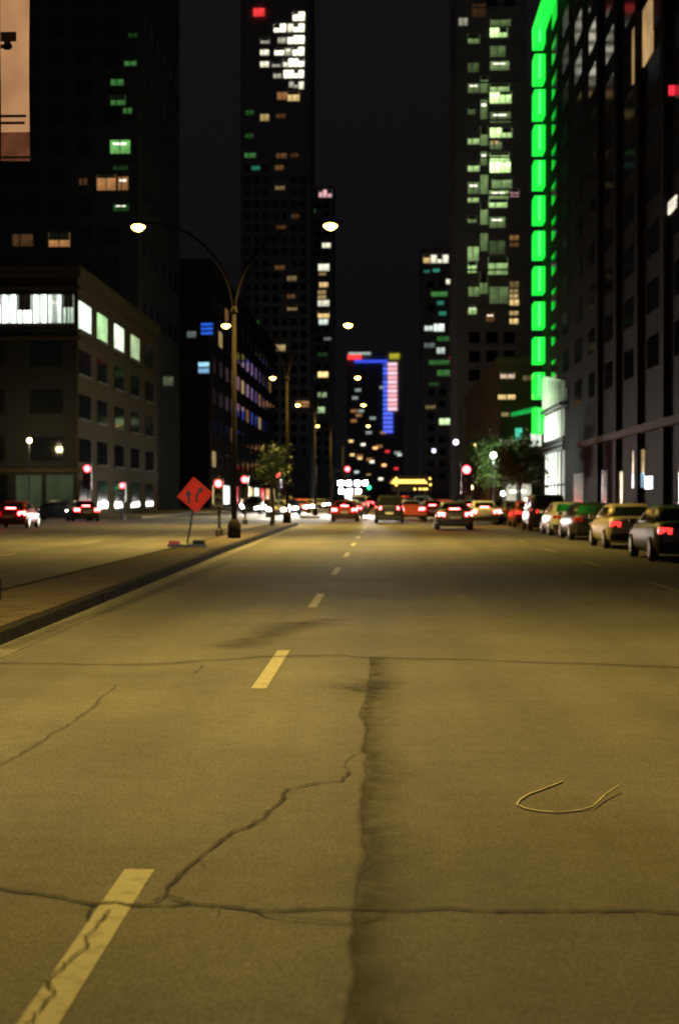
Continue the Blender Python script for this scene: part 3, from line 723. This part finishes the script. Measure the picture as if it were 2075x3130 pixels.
# two arrows: one leans up, one bends to the right
MB().prism(rr([(-.23,-.24),(-.16,-.24),(-.165,.02),(-.235,.02)]), -0.0158, -0.0125).build('arrow_shaft', M['sign_black'], t)
MB().prism(rr([(-.30,.0),(-.10,.0),(-.20,.20)]), -0.0164, -0.0128).build('arrow_head', M['sign_black'], t)
MB().prism(rr([(.0,-.24),(.065,-.24),(.07,-.10),(.10,.0),(.17,.08),(.12,.125),(.04,.03),(.005,-.10)]), -0.0158, -0.0125).build('arrow_shaft', M['sign_black'], t)
MB().prism(rr([(.08,.17),(.22,.03),(.27,.21)]), -0.0164, -0.0128).build('arrow_head', M['sign_black'], t)
MB().tube([(0,0.05,0.1),(cx*0.5,0.045,cz*0.5),(cx,0.035,cz+0.1)], 0.026, 8).build('post', M['dark_metal'], t)
MB().box(-0.58,0.58,-0.06,0.06,0.0,0.08).build('foot', M['dark_metal'], t)
MB().box(-0.05,0.05,-0.5,0.6,0.01,0.075).build('foot', M['dark_metal'], t)
MB().cbox((0.36,0,0.15),(0.34,0.26,0.13)).build('sandbag', M['rubber'], t)
MB().cbox((-0.38,0,0.14),(0.30,0.26,0.11)).build('sandbag', M['car_red'], t)

# bent strap lying on the road
px = [(1718,2390),(1690,2402),(1650,2418),(1615,2430),(1588,2448),(1578,2462),(1605,2474),(1650,2483),(1710,2486),(1775,2478),(1810,2472),(1845,2442),(1889,2418)]
pts = []
base = Vector(gnd(1730, 2450))
for i, (u, v) in enumerate(px):
    g = gnd(u, v); pts.append((g[0]-base.x, g[1]-base.y, 0.007+0.010*(i > 9)*(i-9)))
o = MB().tube(pts, [0.0055]*len(pts), 6).build('plastic_strap', M['strap'], None, True)
o.location = (base.x, base.y, 0); tag(o, 'thin pale bent strap lying on the near road at right', 'strap')

# ------------------------------------------------------------------ vehicles
def loft_body(kind):
    L = 2.3
    if kind == 'van':
        st = [(-2.3,.78,1.05),(-2.26,.88,1.12),(-1.5,.92,1.12),(0.9,.92,1.08),(1.5,.90,1.0),(2.1,.84,.88),(2.3,.70,.7)]
    else:
        st = [(-2.3,.70,.80),(-2.24,.83,.99),(-1.7,.89,1.02),(-0.5,.91,.98),(0.9,.91,.95),(1.5,.89,.89),(2.1,.82,.76),(2.3,.64,.62)]
    rings = []
    for y, w, zt in st:
        half = [(w*.86,.20),(w*.98,.34),(w,.55),(w*.985,zt*.82),(w*.90,zt*.985),(w*.45,zt+.02)]
        rings.append([(x, y, z) for x, z in half] + [(-x, y, z) for x, z in reversed(half)])
    return MB().rings(rings)
def cab_pts(kind):
    if kind == 'van': return dict(yb=(-2.2,1.25), yr=(-1.95,0.45), wb=.84, wr=.70, zb=1.08, zr=1.78)
    return dict(yb=(-1.72,1.12), yr=(-0.95,0.28), wb=.82, wr=.60, zb=.97, zr=1.44)
def make_car(kind, paint, head, tail, detail=True):
    t = link('car', None); t.empty_display_size = 0.3
    loft_body(kind).build('body', paint, t, True)
    c = cab_pts(kind); (b0, b1), (r0, r1), wb, wr, zb, zr = c['yb'], c['yr'], c['wb'], c['wr'], c['zb'], c['zr']
    def ring(y0, y1, w, z, k=.12):
        return [(-w+k,y0,z),(w-k,y0,z),(w,y0+k,z),(w,y1-k,z),(w-k,y1,z),(-w+k,y1,z),(-w,y1-k,z),(-w,y0+k,z)]
    MB().rings([ring(b0,b1,wb,zb), ring(r0-.12,r1+.12,wr+.04,zr-.08), ring(r0+.1,r1-.05,wr-.10,zr)]).build('cabin', paint, t, True)
    def lerp(a, b, k): return a+(b-a)*k
    def pane(name, lo, hi, sgn):          # window across the car: lo/hi fractions of the cabin height
        mb = MB(); pts = []
        for k in (lo, hi):
            yb_, yr_ = (b0, r0-.12) if sgn < 0 else (b1, r1+.12)
            y = lerp(yb_, yr_, k)+sgn*0.012; w = lerp(wb, wr+.04, k)-0.16; z = lerp(zb, zr-.08, k)
            pts.append(((-w, y, z), (w, y, z)))
        q = [pts[0][0], pts[0][1], pts[1][1], pts[1][0]]
        if sgn > 0: q = q[::-1]
        return mb.poly(q).build(name, M['glass'], t)
    pane('rear_window', .12, .95, -1); pane('windscreen', .08, .96, 1)
    for s in (-1, 1):
        for k0, k1 in ((.10,.50),(.54,.90)):
            pts = []
            for k, f in ((.14,k0),(.14,k1),(.92,k1),(.92,k0)):
                y = lerp(lerp(b0+.14, r0, k), lerp(b1-.14, r1, k), f)
                pts.append((s*(lerp(wb, wr+.04, k)+0.010), y, lerp(zb, zr-.08, k)))
            MB().poly(pts if s > 0 else pts[::-1]).build('side_window', M['glass'], t)
    zt = .80 if kind == 'car' else .98
    for s in (-1, 1):
        MB().rings([[(s*.52,-2.325,zt-.09),(s*.84,-2.25,zt-.08),(s*.84,-2.25,zt+.09),(s*.50,-2.31,zt+.07)][::s],
                    [(s*.52,-2.20,zt-.09),(s*.84,-2.12,zt-.08),(s*.84,-2.12,zt+.09),(s*.50,-2.20,zt+.07)][::s]]).build('taillight', tail, t)
        MB().rings([[(s*.46,2.33,.56),(s*.80,2.20,.60),(s*.80,2.18,.74),(s*.46,2.30,.70)],
                    [(s*.46,2.15,.56),(s*.80,2.05,.60),(s*.80,2.05,.74),(s*.46,2.12,.70)]]).build('headlight', head, t)
    for sx in (-1, 1):
        for wy in (-1.38, 1.42):
            ty = MB().lathe((sx*.82, wy, .32), [(.20,-.11),(.31,-.10),(.33,-.05),(.33,.05),(.31,.10),(.20,.11)], 16, 'x').build('wheel', M['rubber'], t, True)
            if detail: MB().lathe((sx*.925, wy, .32), [(.21,-.01),(.21,.01),(.10,.02),(.05,.02)], 12, 'x').build('rim', M['grey_metal'], ty)
    if tail is M['tail_on']: MB().cbox((0, b0+.06, zb+.10), (.5,.06,.05)).build('brake_light', tail, t)
    MB().box(-.26,.26,-2.345,-2.325,.58,.70).build('number_plate', M['plate'], t)
    MB().rings([[(-.84,-2.30,.28),(.84,-2.30,.28),(.84,-2.30,.50),(-.84,-2.30,.50)],[(-.72,-2.37,.30),(.72,-2.37,.30),(.72,-2.37,.48),(-.72,-2.37,.48)]][::-1]).build('bumper', M['dark_metal'], t)
    if detail:
        for s in (-1, 1):
            MB().cbox((s*.99, .75, 1.0), (.16,.10,.13)).build('mirror', paint, t)
    return t
CARS = []
def place(kind, paint, head, tail, x, y, rz, label, group, detail=True):
    t = make_car(kind, M[paint], M[head], M[tail], detail)
    t.name = 'car' if kind == 'car' else 'van'
    t.location = (x, y, 0.004); t.rotation_euler = (0, 0, R(rz)); tag(t, label, 'car' if kind == 'car' else 'van', group); return t
# parked along the right kerb
g = 'cars parked along the right kerb'
place('car','car_grey','head_off','tail_dim', 7.75, 38.4, 0, 'grey parked car cut off by the right edge of the picture', g)
place('car','car_beige','head_off','tail_dim', 7.95, 47.4, 0, 'beige parked car with red taillights behind the one at the right edge', g)
place('car','car_black','head_off','tail_off', 8.0, 56.4, 0, 'black parked car third from the right edge', g)
place('car','car_white','head_off','tail_off', 8.0, 63.2, 0, 'white parked car fourth from the right edge', g)
place('van','car_black','head_off','tail_dim', 7.95, 71.5, 0, 'black parked van beyond the white parked car', g)
place('car','car_red','head_off','tail_dim', 7.95, 80, 0, 'red parked car ahead of the black van', g)
place('car','car_grey','head_off','tail_off', 8.0, 89, 0, 'grey parked car beyond the red one', g)
place('car','car_blue','head_off','tail_off', 8.0, 99, 0, 'dark blue car parked before the lit lobby', g)
# traffic driving away
g = 'cars driving away with red taillights'
away = [('car','car_grey', 3.5, 73, 'grey car with red taillights nearest of the traffic ahead, by the arrow board'),
        ('van','car_black', 0.3, 92, 'black van with red taillights left of the arrow board'),
        ('car','car_white', 5.9, 86, 'white car with red taillights next to the parked row'),
        ('car','car_red', 4.9, 118, 'red car ahead of the white car near the street trees'),
        
        ('car','car_black', 0.5, 136, 'black car with red taillights beyond the arrow board'),
        ('van','car_white', 3.6, 139, 'white van with red taillights beyond the arrow board'),
        ('car','car_blue', 6.4, 146, 'blue car with red taillights below the low lit building'),
        ('car','car_black', -2.6, 158, 'second black car with red taillights beside the median'),
        ('car','car_red', 0.5, 168, 'far red car with red taillights in the middle lane'),
        ('car','car_grey', 3.6, 172, 'far grey car with red taillights in the right lane'),
        ('van','car_black', -2.6, 190, 'far black van with red taillights beside the median'),
        ('car','car_white', 0.6, 208, 'farthest white car driving away in the middle lane'),
        ('car','car_grey', 4.0, 222, 'farthest grey car driving away in the right lane'),
        ('car','car_blue', 2.1, 122, 'blue car with red taillights between the arrow board and white van'),
        ('car','car_black', 6.4, 126, 'black car with red taillights below the big red signal'),
        ('van','car_red', 2.0, 154, 'red van with red taillights in the middle of the traffic ahead'),
        ('car','car_white', 5.0, 164, 'white car with red taillights left of the low lit building'),
        ('car','car_grey', -2.6, 226, 'farthest grey car driving away beside the median'),
        ('car','car_red', 2.2, 190, 'distant red car driving away between the lanes'),
        ('car','car_black', -2.7, 116, 'black car with red taillights just before the floodlights'),
        ('car','car_blue', 0.2, 118, 'blue car with red taillights right of the floodlights'),
        ('car','car_red', 3.5, 106, 'red car with red taillights behind the arrow board'),
        ('car','car_grey', 6.3, 110, 'grey car with red taillights between the parked row and arrow board'),
        ('car','car_red', -2.7, 98, 'red car with red taillights in the lane beside the median'),
        ('car','car_white', 1.9, 104, 'white car with red taillights right behind the arrow board'),
        ('van','car_white', -2.6, 146, 'white van with red taillights beyond the floodlights')]
for k, pnt, x, y, lab in away: place(k, pnt, 'head_off', 'tail_on', x, y, 0, lab, g, y < 130)
# oncoming traffic
g = 'oncoming cars with headlights on'
onc = [('car','car_grey',-8.8,118,'nearest oncoming car with headlights beside the median'),
       ('car','car_black',-12.8,160,'oncoming black car with headlights in the outer lane'),
       ('van','car_white',-12.9,186,'oncoming white van with headlights in the outer lane'),
       ('car','car_red',-8.8,150,'oncoming red car with headlights, second beside the median'),
       ('car','car_white',-16.4,172,'oncoming white car with headlights nearest the left kerb'),
       ('car','car_grey',-8.8,212,'oncoming grey car with headlights, third beside the median'),
       ('car','car_black',-12.8,226,'far oncoming black car with headlights in the outer lane'),
       ('van','car_grey',-8.8,248,'far oncoming grey van with headlights beside the median'),
       ('car','car_blue',-12.8,268,'far oncoming blue car with headlights in the outer lane'),
       ('car','car_white',-8.8,284,'far oncoming white car with headlights before the bus'),
       ('car','car_grey',-8.8,330,'distant oncoming grey car with headlights before the bus'),
       ('car','car_blue',-8.8,133,'oncoming blue car with headlights following the nearest one'),
       ('van','car_black',-12.8,138,'oncoming black van with headlights nearest in the outer lane'),
       ('car','car_white',-8.8,164,'oncoming white car with headlights in the queue beside the median'),
       ('car','car_black',-8.8,195,'oncoming black car with headlights in the queue beside the median'),
       ('car','car_red',-12.8,206,'oncoming red car with headlights behind the white van'),
       ('car','car_black',-8.8,430,'most distant oncoming car with headlights behind the bus')]
for i, (k, pnt, x, y, lab) in enumerate(onc):
    t = place(k, pnt, 'head_on', 'tail_off', x, y, 180, lab, g, False)
    if i < 4 or i in (11, 12):
        for s in (-1, 1):
            ld = bpy.data.lights.new('headlight_beam', 'SPOT'); ld.energy = 2600; ld.color = (1, .96, .85); ld.spot_size = R(50); ld.spot_blend = .8; ld.shadow_soft_size = .08
            lo = link('headlight_beam', ld, t, (s*.63, 2.45, .66)); lo.rotation_euler = (R(88.5), 0, 0)
t = place('car','car_grey','head_on','tail_off', -2.75, -6.5, 0, 'unseen grey car added behind the viewer to light the orange sign', None)  # unseen car and beams, added to light the diamond sign from the front
for s in (-1, 1):
    ld = bpy.data.lights.new('headlight_beam', 'SPOT'); ld.energy = 15000; ld.color = (1, .84, .58); ld.spot_size = R(19); ld.spot_blend = 1.0; ld.shadow_soft_size = .08
    lo = link('headlight_beam', ld, t, (s*.63, 2.45, .66)); lo.rotation_euler = (R(91.3), 0, R(2.8))
# cross street at the left
g = 'cars at the left cross street'
place('car','car_black','head_off','tail_off', -24.2, 104.5, 78, 'black car parked before the left corner building', g)
place('car','car_grey','head_on','tail_on', -20.9, 98, 20, 'grey car with red taillights turning by the left corner building', g)
place('car','car_red','head_off','tail_on', -19.9, 76.5, 4, 'red car with taillights cut off by the left edge', g)

# bus among the oncoming traffic
t = thing('bus', 'white city bus with lit windscreen coming towards us in the distance', 'bus', (-9.4, 380, 0.004), 0)
MB().rings([[(-1.25,y,.35),(1.25,y,.35),(1.28,y,1.2),(1.22,y,2.9),(1.0,y,3.15),(-1.0,y,3.15),(-1.22,y,2.9),(-1.28,y,1.2)] for y in (0,11)]).build('body', M['car_white'], t)
MB().box(-1.1,1.1,-.03,.02,1.1,2.45).build('windscreen', E((1,.98,.9),3.5,.2), t)
MB().box(-.8,.8,-.04,.02,2.55,2.95).build('destination_sign', E((1,.7,.25),2.5,.1), t)
for s in (-1, 1):
    MB().cbox((s*.9,-.03,.75),(.36,.08,.24)).build('headlight', M['head_on'], t)
    for wy in (2.4, 8.4): MB().lathe((s*1.12, wy, .48), [(.3,-.14),(.48,-.12),(.48,.12),(.3,.14)], 14, 'x').build('wheel', M['rubber'], t)
    for k in range(5): MB().box(s*1.26-.02, s*1.26+.02, .8+k*2, 2.6+k*2, 1.3, 2.4).build('side_window', E((1,.95,.8),.8,.2), t)

# ------------------------------------------------------------------ light tower of the road works
D = 131.0
t = thing('light_tower', 'road works light tower with glaring white floodlights in the lane beside the median', 'light tower', ((1078-UH)/F*D, D, 0.004), 0)
FLD = mat_emit('floodlight', (1.0, .97, .90), 260, sample=True)
MB().box(-.8,.8,.2,2.4,.45,1.25).build('generator', M['car_white'], t)
MB().tube([(0,.3,.5),(0,.3,3.2)], [.07,.05], 8).build('mast', M['grey_metal'], t)
MB().tube([(-1.15,.3,2.95),(1.15,.3,2.95)], .035, 6).build('crossbar', M['grey_metal'], t)
MB().tube([(-1.15,.3,2.2),(1.15,.3,2.2)], .035, 6).build('crossbar', M['grey_metal'], t)
for z in (2.2, 2.95):
    for x in ((-1.12, -.40, .40, 1.12) if z > 2.5 else (-1.05, -.3, .5)):
        fl = MB().rings([[(x-.24,0,z-.2),(x+.24,0,z-.2),(x+.24,0,z+.2),(x-.24,0,z+.2)],[(x-.12,.24,z-.1),(x+.12,.24,z-.1),(x+.12,.24,z+.1),(x-.12,.24,z+.1)]]).build('floodlight', M['dark_metal'], t)
        MB().box(x-.20,x+.20,-.012,-.002,z-.17,z+.17).build('glass', FLD, fl)
ld = bpy.data.lights.new('floodlight_beam', 'SPOT'); ld.energy = 42000; ld.color = (1,.90,.78); ld.spot_size = R(100); ld.spot_blend = 1.0; ld.shadow_soft_size = .5
lo = link('floodlight_beam', ld, t, (0,-.3,2.6)); lo.rotation_euler = (R(62),0,R(180))
for s in (-1, 1):
    MB().lathe((s*.9,1.2,.33), [(.2,-.1),(.33,-.09),(.33,.09),(.2,.1)], 14, 'x').build('wheel', M['rubber'], t)

# ------------------------------------------------------------------ arrow board ahead
D = 96.0
t = thing('arrow_board_trailer', 'arrow board trailer with rows of amber bulbs in the traffic ahead', 'arrow board', ((1258-UH)/F*D, D, 0.004), 0)
AMB = mat_emit('amber_bulb', (1.0, .62, .12), 4)
MB().box(-1.35,1.35,0,.12,2.05,3.1).build('panel', M['sign_black'], t)
bul = MB().lathe((0,0,0), [(.075,0),(.07,-.04),(.03,-.07)], 8, 'y').mesh('bulb', AMB)
row1 = [(-1.2+.2*i, 2.78) for i in range(11)]; row2 = [(-1.25+.2*i, 2.64) for i in range(12)]
for x, z in row1+row2+[(1.22,2.9),(1.25,2.5),(.2,2.2),(.55,2.2),(.8,2.2),(1.0,2.2),(-1.05,2.92),(-1.05,2.48)]:
    link('bulb', bul, t, (x, -0.003, z))
for s in (-1, 1):
    MB().tube([(s*.9,.2,.55),(s*.9,.1,2.1)], .04, 6).build('mast', M['grey_metal'], t)
    MB().lathe((s*.95,.5,.32), [(.2,-.1),(.32,-.09),(.32,.09),(.2,.1)], 14, 'x').build('wheel', M['rubber'], t)
MB().box(-1.0,1.0,.15,2.2,.45,.6).build('frame', M['drum_orange'], t)
MB().box(-.5,.5,.6,1.6,.6,1.15).build('battery_box', M['drum_orange'], t)
MB().tube([(0,2.2,.5),(0,3.6,.5)], .05, 6).build('drawbar', M['grey_metal'], t)

# ------------------------------------------------------------------ traffic signals and beacon
SR = mat_emit('signal_red', (1.0, .028, .035), 40, sample=True)
SG = mat_emit('signal_green', (.05, 1.0, .35), 4)
SD = mat_plain('signal_dark', (.03,.02,.02), .3)
SY = mat_plain('signal_housing', (.02,.02,.02), .5)
def signal(u, v, D, label, on='red', zbase=0.004, dx=0.0, big=1.0):
    q = at(u, v, D)
    t = thing('traffic_signal', label, 'traffic signal', (q.x+dx, D, zbase), 0, 'traffic signals')
    z = q.z-zbase; r = .15*big
    MB().lathe((0,.12,0), [(.16,0),(.16,.25),(.09,.35)], 10).build('base', M['dark_metal'], t)
    MB().tube([(0,.12,.3),(0,.12,z+.35)], .065, 8).build('pole', M['dark_metal'], t)
    hd_ = MB().box(-dx-.2*big, -dx+.2*big, -.18, .04, z-.98*big, z+.22*big).build('housing', SY, t)
    if abs(dx) > .3: MB().tube([(0,.12,z-.2),(-dx,.06,z-.2)], .04, 6).build('arm', M['dark_metal'], t)
    for k in range(3):
        zz = z-k*.38*big
        m_ = SR if (k == 0 and on == 'red') else SG if (k == 2 and on == 'green') else SD
        MB().lathe((-dx,-.18,zz), [(r,-.003),(r*.9,-.03),(r*.3,-.05)], 12, 'y').build('lens', m_, hd_)
        pts = [(-dx+(r+.02)*math.cos(a), zz+(r+.02)*math.sin(a)) for a in [i/8*math.pi for i in range(9)]]
        mb = MB()
        for (x0, z0), (x1, z1) in zip(pts[:-1], pts[1:]):
            mb.poly([(x0,-.18,z0),(x1,-.18,z1),(x1,-.40,z1),(x0,-.40,z0)])
        mb.build('visor', M['dark_metal'], hd_)
    return t
signal(264, 1432, 100, 'red traffic signal before the left corner building', big=1.5)
signal(372, 1484, 104, 'lower red traffic signal right of the one before the corner building', big=1.2)
signal(668, 1478, 60, 'low red traffic signal on the far side of the median near the lamp post', zbase=0.004)
signal(748, 1466, 86, 'red traffic signal on the median end before the cross street', zbase=0.004, big=1.2)
signal(850, 1452, 116, 'red traffic signal beyond the cross street left of the traffic', zbase=0.15)
signal(1424, 1436, 110, 'big red traffic signal on an arm before the right street trees', dx=3.9, big=2.0, zbase=0.145)
signal(1062, 1434, 150, 'red traffic signal on the median above the bright oncoming lights', dx=-1.6, big=1.6, zbase=0.15)
signal(1128, 1460, 240, 'green traffic signal far down the street', on='green', dx=-3.0, big=2.2)

def small_lamp(u, v, D, label, mat, zb=0.14, r=.16, energy=0, col=(1,1,1)):
    q = at(u, v, D)
    t = thing('post_lamp', label, 'lamp', (q.x, D, zb), 0)
    z = q.z-zb
    MB().lathe((0,0,0), [(.12,0),(.12,.3),(.05,.4)], 10).build('base', M['dark_metal'], t)
    MB().tube([(0,0,.35),(0,0,z-r)], .05, 8).build('pole', M['dark_metal'], t)
    MB().lathe((0,0,z), [(.05,-r),(r*.8,-r*.7),(r,0),(r*.8,r*.7),(.05,r)], 12).build('globe', mat, t, True)
    MB().lathe((0,0,z+r), [(r*.6,-.02),(r*.4,.06),(.02,.12)], 10).build('cap', M['dark_metal'], t)
    if energy:
        ld = bpy.data.lights.new('lamp_light', 'POINT'); ld.energy = energy; ld.color = col; ld.shadow_soft_size = r*1.1
        link('lamp_light', ld, t, (0, 0, z-r-0.15))
    return t
small_lamp(84, 1345, 106, 'small warm globe lamp at the far left before the corner building', E((1,.85,.5),6,0), r=.2, energy=500, col=(1,.8,.4))
small_lamp(1506, 1392, 118, 'white globe lamp in front of the right street trees', E((.9,1,.95),9,0), r=.26, energy=2600, col=(.85,1,.92))
small_lamp(1392, 1352, 150, 'lavender globe lamp left of the white one', E((.82,.72,1),5,0), r=.28, zb=0.004)
small_lamp(1325, 1378, 175, 'dimmer lavender globe lamp farther down the right side', E((.72,.62,1),3,0), r=.26, zb=0.004)
small_lamp(1436, 1490, 122, 'warm yellow low globe lamp under the big red signal', E((1,.78,.35),9,0), r=.22, zb=0.004)
small_lamp(1450, 1362, 160, 'small amber globe lamp above the right street trees', E((1,.75,.3),3,0), r=.2, zb=0.004)
small_lamp(1535, 1508, 112, 'white low globe lamp before the low lit building', E((.9,1,.97),6,0), r=.2)
small_lamp(1608, 1528, 106, 'warm low globe lamp next to the lit lobby', E((1,.8,.5),5,0), r=.18)
small_lamp(1700, 1528, 90, 'warm globe lamp on the pavement right of the lit lobby', E((1,.85,.5),5,0), r=.15)

# ------------------------------------------------------------------ trees
def leaf_mat(name, c0, c1):
    m, n, l, b = newmat(name)
    oi = n.new('ShaderNodeObjectInfo'); tc = n.new('ShaderNodeTexCoord')
    no = n.new('ShaderNodeTexNoise'); no.inputs['Scale'].default_value = 3.5
    l.new(tc.outputs['Object'], no.inputs['Vector'])
    cr = n.new('ShaderNodeValToRGB'); cr.color_ramp.elements[0].color = tuple(c0)+(1,); cr.color_ramp.elements[1].color = tuple(c1)+(1,)
    cr.color_ramp.elements[0].position = .35; cr.color_ramp.elements[1].position = .65
    l.new(no.outputs[0], cr.inputs[0]); l.new(cr.outputs[0], b.inputs['Base Color'])
    b.inputs['Roughness'].default_value = .6
    return m
LEAF = leaf_mat('leaf_green', (.035,.08,.015), (.10,.17,.03))
LEAF2 = leaf_mat('leaf_yellow_green', (.07,.09,.015), (.17,.17,.04))
def tree(x, y, z, h, rx, crown_h, label, mat, seed, n=2600, leaf=.16):
    r = random.Random(seed)
    t = thing('street_tree', label, 'tree', (x, y, z), 0, 'trees along the street')
    zc = h-crown_h/2
    tr = MB().tube([(0,0,0),(.03,.02,h*.25),(-.02,.03,h*.5),(.05,0,h*.8)], [.13,.10,.08,.03], 8)
    tips = []
    for k in range(9):
        a = k*2.4; z0 = h-crown_h+r.uniform(-.2,.4)*crown_h*.5
        e = (rx*r.uniform(.45,.85)*math.cos(a), rx*r.uniform(.45,.85)*math.sin(a), zc+r.uniform(-.3,.42)*crown_h)
        tr.tube([(0,0,max(h*.3,z0)), (e[0]*.45,e[1]*.45,(z0+e[2])/2+.15), e], [.05,.035,.012], 5); tips.append(e)
    tr.build('trunk', M['bark'], t, True)
    for _ in range(16):
        a = r.uniform(0, 6.28); rr_ = rx*math.sqrt(r.random())*.85
        tips.append((rr_*math.cos(a), rr_*math.sin(a), zc+r.uniform(-.45,.45)*crown_h*math.sqrt(max(.1,1-(rr_/rx)**2))))
    mb = MB()
    for _ in range(n):
        c = tips[r.randrange(len(tips))]; s = rx*.30
        p = Vector((r.gauss(c[0],s), r.gauss(c[1],s), r.gauss(c[2],s*.85)))
        d1 = Vector((r.gauss(0,1),r.gauss(0,1),r.gauss(0,.6))).normalized(); d2 = d1.cross(Vector((r.gauss(0,1),r.gauss(0,1),r.gauss(0,1)))).normalized()
        q = leaf*r.uniform(.7,1.4)
        mb.poly([p-d1*q, p+d2*q*.45, p+d1*q, p-d2*q*.45])
    mb.build('crown', mat, t)
    return t
tree(10.4, 124, .14, 7.0, 1.9, 4.6, 'leafy green street tree left of the lit lobby', LEAF, 1)
tree(10.4, 110, .14, 5.8, 1.5, 3.6, 'smaller yellow green street tree nearer to the parked cars', LEAF2, 2)
tree(10.4, 140, .14, 7.4, 2.0, 5.0, 'tallest street tree behind the green one on the right', LEAF, 3)
tree(-6.0, 76, .15, 4.3, .85, 2.2, 'small young tree on the end of the median', LEAF, 4, 1000, .11)
